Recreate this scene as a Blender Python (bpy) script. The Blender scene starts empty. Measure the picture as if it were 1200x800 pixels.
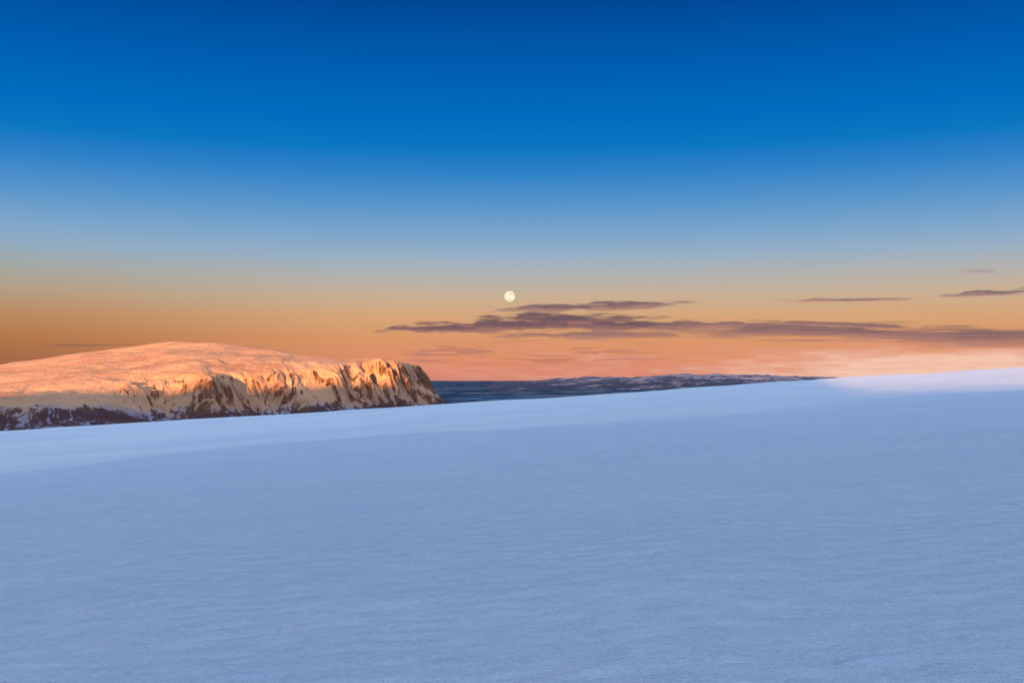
import bpy, math
import numpy as np
F=1230.0; HY=442.0
SUN_EL=5.0; SUN_AZ=-18.0   # behind the camera, to the left
def lin(c):
    r=[]
    for v in c[:3]:
        v=v/255.0
        r.append(v/12.92 if v<=0.04045 else ((v+0.055)/1.055)**2.4)
    return tuple(r)+(1.0,)
# ---------- noise ----------
def _h(ix,iy,seed):
    ix=ix.astype(np.int64); iy=iy.astype(np.int64)
    n=(ix*374761393+iy*668265263+seed*1442695041)&0xffffffff
    n=((n^(n>>13))*1274126177)&0xffffffff
    n=(n^(n>>16))
    return (n&0xffff)/65535.0
def vnoise(x,y,seed=0):
    x,y=np.broadcast_arrays(np.asarray(x,float),np.asarray(y,float))
    ix=np.floor(x);iy=np.floor(y);fx=x-ix;fy=y-iy
    fx=fx**3*(fx*(fx*6-15)+10);fy=fy**3*(fy*(fy*6-15)+10)
    a=_h(ix,iy,seed);b=_h(ix+1,iy,seed);c=_h(ix,iy+1,seed);d=_h(ix+1,iy+1,seed)
    return (a*(1-fx)+b*fx)*(1-fy)+(c*(1-fx)+d*fx)*fy
def fbm(x,y,o=4,seed=0):
    s=0;a=0.5;t=0
    for i in range(o):
        s=s+a*vnoise(x,y,seed+i*17);t+=a;a*=0.5
        x=x*2.03+11.3;y=y*2.03-7.1
    return s/t
def ridged(x,y,o=4,seed=0):
    s=0;a=0.5;t=0
    for i in range(o):
        s=s+a*(1-np.abs(2*vnoise(x,y,seed+i*13)-1));t+=a;a*=0.5
        x=x*2.03+5.3;y=y*2.03+9.7
    return s/t
def ss(a,b,x):
    t=np.clip((x-a)/(b-a),0,1);return t*t*(3-2*t)
def grid_mesh(name,X,Y,Z,attrs=None,wrap=False):
    n,m=X.shape
    me=bpy.data.meshes.new(name)
    co=np.stack([X,Y,Z],-1).reshape(-1,3).astype(np.float32)
    idx=np.arange(n*m).reshape(n,m)
    if wrap: idx=np.concatenate([idx,idx[:1]],0)
    q=np.stack([idx[:-1,:-1],idx[1:,:-1],idx[1:,1:],idx[:-1,1:]],-1).reshape(-1,4)
    me.vertices.add(len(co));me.vertices.foreach_set('co',co.ravel())
    me.loops.add(q.size);me.loops.foreach_set('vertex_index',q.ravel().astype(np.int32))
    me.polygons.add(len(q));me.polygons.foreach_set('loop_start',np.arange(0,q.size,4,dtype=np.int32))
    me.polygons.foreach_set('loop_total',np.full(len(q),4,dtype=np.int32))
    me.update(calc_edges=True)
    me.polygons.foreach_set('use_smooth',np.ones(len(q),dtype=bool))
    for k,v in (attrs or {}).items():
        a=me.attributes.new(k,'FLOAT','POINT');a.data.foreach_set('value',v.reshape(-1).astype(np.float32))
    me.validate()
    ob=bpy.data.objects.new(name,me);bpy.context.scene.collection.objects.link(ob)
    return ob
class NT:
    def __init__(s,name):
        s.m=bpy.data.materials.new(name);s.m.use_nodes=True;s.t=s.m.node_tree;s.t.nodes.clear()
        s.m.cycles.emission_sampling='NONE'
        s.out=s.n('ShaderNodeOutputMaterial')
    def n(s,ty,**k):
        nd=s.t.nodes.new(ty)
        for a,b in k.items(): setattr(nd,a,b)
        return nd
    def l(s,a,b): s.t.links.new(a,b)
    def math(s,op,a,b=None,clamp=False):
        nd=s.n('ShaderNodeMath',operation=op,use_clamp=clamp)
        for i,v in enumerate((a,b)):
            if v is None: continue
            if isinstance(v,(int,float)): nd.inputs[i].default_value=v
            else: s.l(v,nd.inputs[i])
        return nd.outputs[0]
    def rng(s,v,a,b,c=0,d=1,smooth=True):
        nd=s.n('ShaderNodeMapRange',interpolation_type='SMOOTHSTEP' if smooth else 'LINEAR')
        s.l(v,nd.inputs[0])
        for i,x in enumerate((a,b,c,d)): nd.inputs[i+1].default_value=x
        return nd.outputs[0]
    def mix(s,f,a,b):
        nd=s.n('ShaderNodeMix',data_type='RGBA')
        for k,v in ((0,f),(6,a),(7,b)):
            if isinstance(v,(int,float,tuple)): nd.inputs[k].default_value=v
            else: s.l(v,nd.inputs[k])
        return nd.outputs[2]
    def noise(s,vec,scale,detail=4,rough=0.55,dist=0,mscale=None):
        if mscale:
            mp=s.n('ShaderNodeMapping');mp.inputs['Scale'].default_value=mscale
            s.l(vec,mp.inputs['Vector']);vec=mp.outputs[0]
        nd=s.n('ShaderNodeTexNoise');s.l(vec,nd.inputs['Vector'])
        nd.inputs['Scale'].default_value=scale;nd.inputs['Detail'].default_value=detail
        nd.inputs['Roughness'].default_value=rough;nd.inputs['Distortion'].default_value=dist
        return nd.outputs['Fac']
    def attr(s,name):
        return s.n('ShaderNodeAttribute',attribute_name=name).outputs['Fac']
def terrain_shader(t,col,normal=None,haze=None,hf=None):
    b=t.n('ShaderNodeBsdfDiffuse');t.l(col,b.inputs['Color']) 
    if normal is not None:t.l(normal,b.inputs['Normal'])
    if haze:
        e=t.n('ShaderNodeEmission');e.inputs[0].default_value=haze  # haze painted as flat emission over the diffuse surface
        mx=t.n('ShaderNodeMixShader')
        if isinstance(hf,float): mx.inputs[0].default_value=hf
        else: t.l(hf,mx.inputs[0])
        t.l(b.outputs[0],mx.inputs[1]);t.l(e.outputs[0],mx.inputs[2]);t.l(mx.outputs[0],t.out.inputs[0])
    else: t.l(b.outputs[0],t.out.inputs[0])

# ---------- glacier snow field ----------
az_f=np.radians(np.arange(-32,32,0.08));az_b=np.radians(np.arange(32,328,1.0))
az=np.concatenate([az_f,az_b])
r=np.concatenate([[0.5],np.geomspace(2,18,12)[:-1],np.geomspace(18,9000,440)])
A,R=np.meshgrid(az,r,indexing='ij')
X=R*np.sin(A);Y=R*np.cos(A)
pxs=np.array([-300,0,100,200,300,400,500,600,700,800,900,950,1000,1100,1200,1500])
E2=(HY-np.array([520,505,499,493,488,481.5,475,469,462,455,447,442.5,439,434.5,430,421.0]))/F
E1=(HY-np.array([600,556,543,531,521,513,507,502,496,490,483,478,472,462,457,448.0]))/F
Aw=np.where(A>np.pi,A-2*np.pi,A)
pxa=600+F*np.tan(np.clip(Aw,-0.6,0.6))
from numpy import interp
def sm(p,E):
    xs=np.linspace(-300,1500,361);v=interp(xs,p,E);k=np.hanning(41);k/=k.sum()
    vp=np.pad(v,20,mode='edge');return xs,np.convolve(vp,k,'valid')
xs,e1=sm(pxs,E1);_,e2=sm(pxs,E2)
e1=interp(pxa,xs,e1);e2=interp(pxa,xs,e2)
wr=ss(780,1080,pxa)
r1=330+60*np.sin(pxa/210.);r1=r1+(590-r1)*wr;r2=1250.+80*np.sin(pxa/150.)
H0=7.0
cy=np.maximum(np.cos(Aw),0.35)
D=R*cy
t=ss(0,1,np.clip(np.log(np.maximum(D,1)/r1)/np.log(r2/r1),0,1))
rw=r1*1.22
tr_=.5*ss(r1*.97,rw,D)+.5*np.clip((D-rw)/(r2-rw),0,1)
t=t+(tr_-t)*wr
sl=e1+(e2-e1)*t
near=np.clip(1-D/r1,0,1)
z=D*sl-H0*near**1.3
z+= (fbm(X/38,Y/60,3,5)-0.5)*1.7*ss(15,120,D)*(1-ss(600,1100,D))
z+= (fbm(X/9,Y/14,3,9)-0.5)*0.40*(1-ss(80,400,D))
z+= (fbm(X/160,Y/240,3,19)-0.5)*6*ss(300,700,D)*(1-ss(1400,2000,D))
front=ss(-400,200,Y)
beyond=np.clip(D-r2,0,None)
z=z-front*(beyond*0.05+beyond**2/9000.)
z=np.maximum(z,-260)
# unseen ice cap behind the camera, shaped to shade foreground and mountain foot
ca,sa=math.cos(math.radians(SUN_AZ)),math.sin(math.radians(SUN_AZ))
u=X*ca+Y*sa
Hu=interp(u,[-9000,-5500,-3900,-3300,-2900,-2500,-2100,-600,-150,-10,230,420,3000],[400,540,586,622,668,728,705,620,560,268,262,300,420])  # ridge heights shaped for the shadow edge, dip lets sun reach the right-hand snow
Hu=Hu+(fbm(u/150,u*0,3,3)-.5)*36*ss(-200,-900,u)
ridge=Hu*ss(0,1,np.clip((-Y-100)/2400,0,1))
zb=np.where(Y<0,ss(-100,-1500,Y),0)
z=z*(1-zb)+ridge
band=ss(.90,1.18,D/r1+(fbm(X/60,Y/60,3,15)-.5)*.10)*interp(pxa,[0,500,1000],[1,.75,.7])
snow=grid_mesh('snow_field',X,Y,z,{'band':band},wrap=True)
t_=NT('glacier_snow')
geo=t_.n('ShaderNodeNewGeometry');P=geo.outputs['Position']
n1=t_.noise(P,0.9,5,0.65,0.3,(0.6,1.0,1));n2=t_.noise(P,0.08,4,0.6,0.2,(0.5,1.2,1));n3=t_.noise(P,6,4,0.7,0,(1,1,1));n4=t_.noise(P,0.012,5,.6,.3,(.4,1.4,1))
c=t_.mix(t_.rng(n2,.35,.65),(0.75,0.79,0.84,1),(0.81,0.83,0.87,1))
c=t_.mix(t_.rng(n1,.38,.58,0,.5),c,(0.67,0.73,0.82,1))
c=t_.mix(t_.rng(n3,.57,.68,0,.85),c,(0.97,0.97,0.97,1))
c=t_.mix(t_.math('MULTIPLY',t_.attr('band'),t_.rng(n4,.3,.6,.3,.95)),c,(0.93,0.91,0.90,1))  # far slope's paler light painted into the snow colour
hsum=t_.math('ADD',t_.math('MULTIPLY',n1,1.5),t_.math('MULTIPLY',n3,0.25))
hsum=t_.math('ADD',hsum,t_.math('MULTIPLY',n2,3.5))
bp=t_.n('ShaderNodeBump');bp.inputs['Strength'].default_value=1.0;bp.inputs['Distance'].default_value=1.0;t_.l(hsum,bp.inputs['Height'])
terrain_shader(t_,c,bp.outputs[0]);snow.data.materials.append(t_.m)

# ---------- mountain ----------
pts=[(-500,4300),(-200,4700),(0,5000),(120,5080),(175,5250),(230,5240),(300,5480),(350,5560),(400,5850),(440,5950),(466,6150),(480,6500),(482,7000),(470,8200),(420,11000)]
PL=np.array([((p-600)/F*d,d) for p,d in pts],float)
pxm=np.arange(-120,545,0.75);dm=np.concatenate([np.arange(3900,7000,8.0),np.geomspace(7000,11500,80)])
PX,DM=np.meshgrid(pxm,dm,indexing='ij');X=(PX-600)/F*DM;Y=DM
best=np.full(X.shape,1e12);S=np.zeros(X.shape);acc=0
Xw=X+(fbm(X/300,Y/300,4,21)-.5)*330;Yw=Y+(fbm(X/300,Y/300,4,41)-.5)*330
for i in range(len(PL)-1):
    a=PL[i];b=PL[i+1];d=b-a;L=np.hypot(*d)
    tt=np.clip(((Xw-a[0])*d[0]+(Yw-a[1])*d[1])/L**2,0,1)
    dd=(Xw-a[0]-tt*d[0])**2+(Yw-a[1]-tt*d[1])**2
    mk=dd<best;best=np.where(mk,dd,best);S=np.where(mk,acc+tt*L,S);acc+=L
dist=np.sqrt(best)
poly=np.vstack([PL,[[-9000,11000],[-9000,3000]]])
ins=np.zeros(X.shape,bool)
for i in range(len(poly)):
    x1,y1=poly[i];x2,y2=poly[(i+1)%len(poly)]
    cnd=((y1>Yw)!=(y2>Yw))
    with np.errstate(divide='ignore',invalid='ignore'):
        xi=(x2-x1)*(Yw-y1)/(y2-y1 if y2!=y1 else 1e-9)+x1
    ins^=cnd&(Xw<xi)
sd=np.where(ins,dist,-dist)
g=ridged(S/190,dist/1200,4,71)
sd2=sd-(g-0.5)*130*np.exp(-np.abs(sd)/300)
FL=-215.0
wf=interp(PX,[-200,0,100,180,240,600],[900,800,620,440,380,360])
rim=interp(PX,[-200,0,120,170,220,300,345,380,410,440,466,485,520],[-100,-70,-50,-16,8,38,42,62,80,106,102,86,60])
Zd=interp(PX,[-200,0,50,100,180,260,330,385,430,470,520],np.array([2,11,18,24.5,34,40.5,38,30,20,12,0])*7300/F)
kz=np.hanning(61);kz/=kz.sum()
def smr(v):
    row=v[:,0];row=np.convolve(np.pad(row,30,mode='edge'),kz,'valid');return np.repeat(row[:,None],v.shape[1],1)
Zd=smr(Zd)
tn=np.clip(-sd2/wf,0,1)
steep=interp(PX,[-200,100,200,600],[0.0,0.1,1.0,1.0])
prof_c=interp(tn,[0,0.06,0.22,0.36,0.6,1.0],[1.0,0.95,0.66,0.45,0.22,0.0])
prof_s=1-ss(0,1,tn)
prof=prof_c*steep+prof_s*(1-steep)
ins_t=np.clip(sd2,0,None)
back=np.clip((Y-7300)/3000,0,1)
plate=rim+(Zd-rim)*np.clip(ins_t/1500,0,1)**0.85
plate=np.where(Y>7300,plate-back**2*260,plate)
z=FL+(plate-FL)*prof
face=np.exp(-((sd2+wf*.32)/(wf*.40))**2)
gul=ridged(S/90+fbm(X/200,Y/200,2,7)*.9,dist/420,5,91)
z-=(gul-.3)*74*face*steep
z-=(ridged(S/34+fbm(X/120,Y/120,2,27)*.9,dist/300,3,97)-.5)*20*face*steep
z+=(fbm(X/60,Y/60,5,101)-.5)*26*face
z+=(fbm(X/1100,Y/380,4,121)-.5)*62*ss(0,400,sd2)
z+=(ridged(X/330,Y/170,4,131)-.5)*12*ss(0,200,sd2)*interp(PX,[0,250,420,600],[1,.5,1,1])
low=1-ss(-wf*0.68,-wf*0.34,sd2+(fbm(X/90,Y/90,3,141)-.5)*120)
z+=low*(ridged(X/420,Y/260,5,55)-.5)*70*(0.25+0.75*(1-ss(60,260,PX)))
z-=ss(505,545,PX)*30
rib=ridged(S/26+fbm(X/110,Y/110,3,17)*1.4,dist/260,4,191)
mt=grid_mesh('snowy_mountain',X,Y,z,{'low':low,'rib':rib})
t_=NT('mountain_rock_and_snow')
geo=t_.n('ShaderNodeNewGeometry');P=geo.outputs['Position']
sx=t_.n('ShaderNodeSeparateXYZ');t_.l(geo.outputs['Normal'],sx.inputs[0])
n1=t_.noise(P,0.02,6,0.65);n2=t_.noise(P,0.06,5,0.7,0,(1,1,0.35));n3=t_.noise(P,.004,6,.65,.2,(.6,1.3,1))
v=t_.math('ADD',t_.math('MULTIPLY',sx.outputs['Z'],.75),t_.math('MULTIPLY',t_.math('SUBTRACT',n1,0.5),0.5))
v=t_.math('ADD',v,.17)
v=t_.math('ADD',v,t_.math('MULTIPLY',t_.math('SUBTRACT',n2,0.5),0.8))
v=t_.math('SUBTRACT',v,t_.math('MULTIPLY',t_.math('SUBTRACT',t_.attr('rib'),.6),0.95))
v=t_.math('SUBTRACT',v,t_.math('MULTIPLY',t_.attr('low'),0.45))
sn=t_.rng(v,0.42,0.60)
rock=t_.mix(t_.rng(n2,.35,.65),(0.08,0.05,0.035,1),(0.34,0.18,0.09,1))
rock=t_.mix(t_.attr('low'),rock,(0.045,0.048,0.06,1))  # rock of the lower slopes cooled and darkened, shade painted in
snc=t_.mix(t_.rng(n3,.32,.62),(0.54,0.275,0.15,1),(0.80,0.44,0.235,1))  # orange sunlight partly painted into the upper snow colour
snc=t_.mix(t_.attr('low'),snc,(0.30,0.32,0.38,1))  # cool shade tint painted into the lower snow
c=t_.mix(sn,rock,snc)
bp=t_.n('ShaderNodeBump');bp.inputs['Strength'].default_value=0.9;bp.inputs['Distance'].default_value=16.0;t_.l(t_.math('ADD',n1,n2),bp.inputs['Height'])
terrain_shader(t_,c,bp.outputs[0],lin((215,120,75)),0.05);mt.data.materials.append(t_.m)  # orange haze glow added as emission to warm the mountain

# ---------- valley plain ----------
az=np.radians(np.arange(-40,40,0.1));r=np.geomspace(1900,62000,260)
A,R=np.meshgrid(az,r,indexing='ij');X=R*np.sin(A);Y=R*np.cos(A)
z=-212+(fbm(X/2600,Y/3500,5,8)-.4)*60*ss(3000,30000,R)
vl=grid_mesh('valley_plain',X,Y,z)
t_=NT('valley_ground')
geo=t_.n('ShaderNodeNewGeometry');P=geo.outputs['Position']
n1=t_.noise(P,0.0011,8,.78,.6,(0.9,.6,1));n2=t_.noise(P,.004,6,.75,0,(.9,.5,1))
c=t_.mix(t_.rng(n1,.46,.60),(0.018,0.036,0.055,1),(0.20,0.23,0.27,1))
c=t_.mix(t_.rng(n2,.42,.62,0,.8),c,(0.014,0.032,0.05,1))
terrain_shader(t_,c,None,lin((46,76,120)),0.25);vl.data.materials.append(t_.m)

# ---------- distant hills ----------
pxm=np.arange(560,1100,0.6);dm=np.geomspace(15000,34000,170)
PX,DM=np.meshgrid(pxm,dm,indexing='ij');X=(PX-600)/F*DM;Y=DM
env=interp(PX,[560,620,680,760,850,900,960,1100],[0,.45,.75,.92,.97,.9,.7,.3])
prog=ss(15000,29000,DM)*(1-ss(31000,34000,DM))
z=-225+env*prog*(245+190*(ridged(X/1900,Y/3800,6,33)-.5))+env*(ridged(X/500,Y/900,4,77)-.5)*110*ss(15000,19000,DM)
dh=grid_mesh('distant_hills',X,Y,z)
t_=NT('distant_hill_snow')
geo=t_.n('ShaderNodeNewGeometry');P=geo.outputs['Position']
n1=t_.noise(P,0.0022,7,.75,.4,(0.6,.6,1))
pz=t_.n('ShaderNodeSeparateXYZ');t_.l(P,pz.inputs[0])
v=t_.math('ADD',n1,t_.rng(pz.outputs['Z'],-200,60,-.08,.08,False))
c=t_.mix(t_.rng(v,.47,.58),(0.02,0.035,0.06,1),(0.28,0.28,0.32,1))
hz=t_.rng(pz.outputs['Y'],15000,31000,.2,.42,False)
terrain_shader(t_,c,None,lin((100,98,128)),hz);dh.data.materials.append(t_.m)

# ---------- clouds ----------
DC=45000.
def cloud(name,x0,x1,y0,y1,alpha,col_a,col_b,step=1.0,D=DC):
    px=np.arange(x0,x1+step,step);py=np.arange(y0,y1+.5,.5)
    PX,PY=np.meshgrid(px,py,indexing='ij')
    an=np.arctan((PX-600)/F);tz=(HY-PY)/F
    bow=D*(1+0.02*np.sin((PX-x0)/(x1-x0)*math.pi))
    X=bow*np.tan(an);Y=bow+0*X
    al,sh=alpha(PX,PY)
    er=.02 if x1>1190 else .04
    ed=ss(0,.04,(PX-x0)/(x1-x0))*ss(0,er,(x1-PX)/(x1-x0))*ss(0,.1,(PY-y0)/(y1-y0))*ss(0,.1,(y1-PY)/(y1-y0))
    ob=grid_mesh(name,X,Y,bow*tz,{'dens':np.clip(al*ed,0,1),'shade':np.clip(sh,0,1)})
    t=NT(name+'_vapour')
    e=t.n('ShaderNodeEmission');t.l(t.mix(t.attr('shade'),lin(col_a),lin(col_b)),e.inputs[0])  # emission colours carry the clouds' painted light and shade
    tr=t.n('ShaderNodeBsdfTransparent');mx=t.n('ShaderNodeMixShader')
    t.l(t.attr('dens'),mx.inputs[0]);t.l(tr.outputs[0],mx.inputs[1]);t.l(e.outputs[0],mx.inputs[2]);t.l(mx.outputs[0],t.out.inputs[0])
    ob.data.materials.append(t.m);return ob
def lens(cx,cy,hx,hy,tilt=0,sd=0,soft=.6,sx=26.,sy=3.5,amp=1.4,mx=.95):
    def f(PX,PY):
        yy=PY-cy-tilt*(PX-cx)
        d=np.sqrt(((PX-cx)/hx)**2+(yy/hy)**2)
        n=fbm(PX/sx,PY/sy,5,sd)-.5
        v=1.1-d+n*amp
        return ss(0,soft,v)*mx,ss(-.6,1.0,yy/hy+n*2)  # second value paints the lighter glow towards the cloud underside
    return f
def union(*fs):
    def f(PX,PY):
        A=0;S=0
        for g_ in fs:
            a,s=g_(PX,PY);S=np.where(a>A,s,S);A=np.maximum(A,a)
        return A,S
    return f
dk=(103,80,93);lt=(158,112,107)
cloud('cloud',430,820,350,404,union(lens(610,381,125,8,-.012,3),lens(655,374,105,8.5,0.01,13),lens(690,381,100,7,.02,4),lens(530,384.5,85,5,-.02,5)),dk,lt)
cloud('cloud',560,840,338,374,union(lens(700,359.5,110,5.5,-.03,23),lens(740,356,65,4,-.01,24),lens(640,361,60,3.2,0,25)),(118,93,104),(175,132,118))
cloud('cloud',560,1320,364,420,union(lens(800,381,170,5.5,.0,43,mx=.9),lens(960,388,260,10.5,.012,44,soft=.8,sx=70,mx=.93),lens(700,393,150,5,0,45,mx=.8,soft=.9),lens(1150,394,190,14,0.01,46,soft=.9,sx=90,mx=.92),lens(1000,381,130,3.5,.03,47,mx=.85)),(114,90,102),(172,124,114),D=47000.)
cloud('cloud',900,1100,342,360,lens(995,351.3,78,2.4,-.01,63,sx=20,amp=1.1),(140,110,112),(195,150,130))
cloud('cloud',1070,1320,328,356,union(lens(1160,343.5,60,3.8,-.04,64),lens(1240,338,60,3,0,65)),(120,100,112),(180,140,130))
cloud('cloud',1090,1230,308,328,lens(1153,318,32,3.4,.03,73,soft=1.2,mx=.6),(145,138,146),(180,160,150))
cloud('cloud',20,180,396,412,lens(98,404.3,66,2.2,-.01,83,mx=.6,soft=.9),(130,92,80),(150,105,85))
def bank(PX,PY):
    n=fbm(PX/90,PY/7,5,200);n2=fbm(PX/28,PY/3.2,5,210)
    e=ss(388,416,PY)*ss(430,640,PX)
    streak=ss(.42,.66,n)*.6+.15*ss(.45,.7,n2)
    glow=ss(740,1080,PX)*ss(398,422,PY)  # pale haze and blown-snow glow over the right crest, painted into the bank
    a=e*np.clip(streak*ss(446,436,PY)+.3*ss(428,440,PY)+glow*.75,0,.92)
    return a,ss(.35,.65,n2)*(.25)+glow*(.65+.3*ss(405,430,PY))
cloud('cloud_bank',420,1320,380,452,bank,(218,142,116),(246,200,176),step=1.5,D=55000.)
def lowdark(PX,PY):
    n=fbm(PX/40,PY/2.6,5,300)
    a=ss(.5,.66,n)*ss(396,408,PY)*ss(432,420,PY)*ss(460,500,PX)*ss(820,700,PX)*.6
    return a,n
cloud('cloud',450,850,394,434,lowdark,(155,103,103),(185,125,113),D=52000.)

# ---------- moon ----------
DMn=90000.
bpy.ops.mesh.primitive_uv_sphere_add(segments=64,ring_count=32,radius=6.2/F*DMn,location=((597.3-600)/F*DMn,DMn,(HY-347)/F*DMn))
mo=bpy.context.object;mo.name='moon';mo.data.name='moon';bpy.ops.object.shade_smooth()
t_=NT('moon_surface')
tc=t_.n('ShaderNodeTexCoord');n=t_.noise(tc.outputs['Object'],.004,3,.5)
e=t_.n('ShaderNodeEmission');t_.l(t_.mix(t_.rng(n,.42,.6),lin((255,250,222)),lin((246,224,178))),e.inputs[0]);t_.l(e.outputs[0],t_.out.inputs[0])
mo.data.materials.append(t_.m)

# ---------- world ----------
w=bpy.data.worlds.new("World");bpy.context.scene.world=w;w.use_nodes=True
nt=w.node_tree;nt.nodes.clear()
N=nt.nodes.new;Lk=nt.links.new
out=N('ShaderNodeOutputWorld');bg=N('ShaderNodeBackground');Lk(bg.outputs[0],out.inputs[0])
tc=N('ShaderNodeTexCoord');sp=N('ShaderNodeSeparateXYZ');Lk(tc.outputs['Generated'],sp.inputs[0])
mr=N('ShaderNodeMapRange');Lk(sp.outputs['Z'],mr.inputs[0]);mr.inputs[1].default_value=-0.02;mr.inputs[2].default_value=0.36
def ramp(stops):
    rp=N('ShaderNodeValToRGB');Lk(mr.outputs[0],rp.inputs[0]);cr=rp.color_ramp
    pos=[]
    for py,c in stops:
        s=(HY-py)/F;s=s/math.sqrt(1+s*s);pos.append(((s+.02)/.38,lin(c)))
    pos.sort(key=lambda p:p[0])
    cr.elements[0].position=pos[0][0];cr.elements[0].color=pos[0][1]
    cr.elements[1].position=pos[-1][0];cr.elements[1].color=pos[-1][1]
    for p,c in pos[1:-1]:
        e=cr.elements.new(p);e.color=c
    return rp.outputs[0]
common=[(-15,(0,66,142)),(40,(0,84,166)),(90,(0,97,180)),(140,(0,109,190)),(175,(14,119,195)),(205,(50,131,200)),(240,(88,149,203)),(275,(125,166,203))]
rc=ramp(common+[(300,(152,175,196)),(325,(180,178,174)),(350,(202,175,146)),(372,(214,166,122)),(398,(220,152,105)),(420,(222,143,105)),(436,(222,138,112)),(450,(200,130,115))])
rl=ramp(common+[(300,(146,171,192)),(325,(166,167,160)),(350,(180,155,128)),(372,(186,138,98)),(398,(178,118,74)),(420,(160,104,70)),(436,(150,98,75)),(450,(140,95,80))])
fx=N('ShaderNodeMapRange');fx.interpolation_type='SMOOTHSTEP';Lk(sp.outputs['X'],fx.inputs[0]);fx.inputs[1].default_value=-.5;fx.inputs[2].default_value=-.08
m1=N('ShaderNodeMix');m1.data_type='RGBA';Lk(fx.outputs[0],m1.inputs[0]);Lk(rl,m1.inputs[6]);Lk(rc,m1.inputs[7])
sk=N('ShaderNodeTexSky');sk.sky_type='NISHITA';sk.sun_disc=False;sk.sun_elevation=math.radians(SUN_EL);sk.sun_rotation=math.radians(180-SUN_AZ)
ml=N('ShaderNodeMix');ml.data_type='RGBA';ml.blend_type='MULTIPLY';ml.inputs[0].default_value=1
Lk(sk.outputs[0],ml.inputs[6]);K=0.73;ml.inputs[7].default_value=(K*1.22,K*1.2,K*1.40,1)
fz=N('ShaderNodeMapRange');fz.interpolation_type='SMOOTHSTEP';Lk(sp.outputs['Z'],fz.inputs[0]);fz.inputs[1].default_value=.37;fz.inputs[2].default_value=.55
m2=N('ShaderNodeMix');m2.data_type='RGBA';Lk(fz.outputs[0],m2.inputs[0]);Lk(m1.outputs[2],m2.inputs[6]);Lk(ml.outputs[2],m2.inputs[7])
Lk(m2.outputs[2],bg.inputs[0]);bg.inputs[1].default_value=1.0

# ---------- sun ----------
sd_=bpy.data.lights.new('sun','SUN');sd_.energy=11.0;sd_.angle=math.radians(.5);sd_.color=(1,.47,.16)
so=bpy.data.objects.new('sun',sd_);bpy.context.scene.collection.objects.link(so)
from mathutils import Vector
e=math.radians(SUN_EL);a=math.radians(SUN_AZ)
to=Vector((math.sin(a)*math.cos(e),-math.cos(a)*math.cos(e),math.sin(e)))
so.rotation_euler=(-to).to_track_quat('-Z','Y').to_euler();so.location=(0,0,100)

# ---------- camera ----------
cd=bpy.data.cameras.new('camera');cd.lens=36*F/1200;cd.sensor_width=36;cd.clip_start=.1;cd.clip_end=300000
co=bpy.data.objects.new('camera',cd);bpy.context.scene.collection.objects.link(co)
co.location=(0,0,0);co.rotation_euler=(math.radians(90)+math.atan((HY-400)/F),0,0)
bpy.context.scene.camera=co
sc=bpy.context.scene;sc.view_settings.view_transform='Standard';sc.view_settings.look='None';sc.view_settings.exposure=0
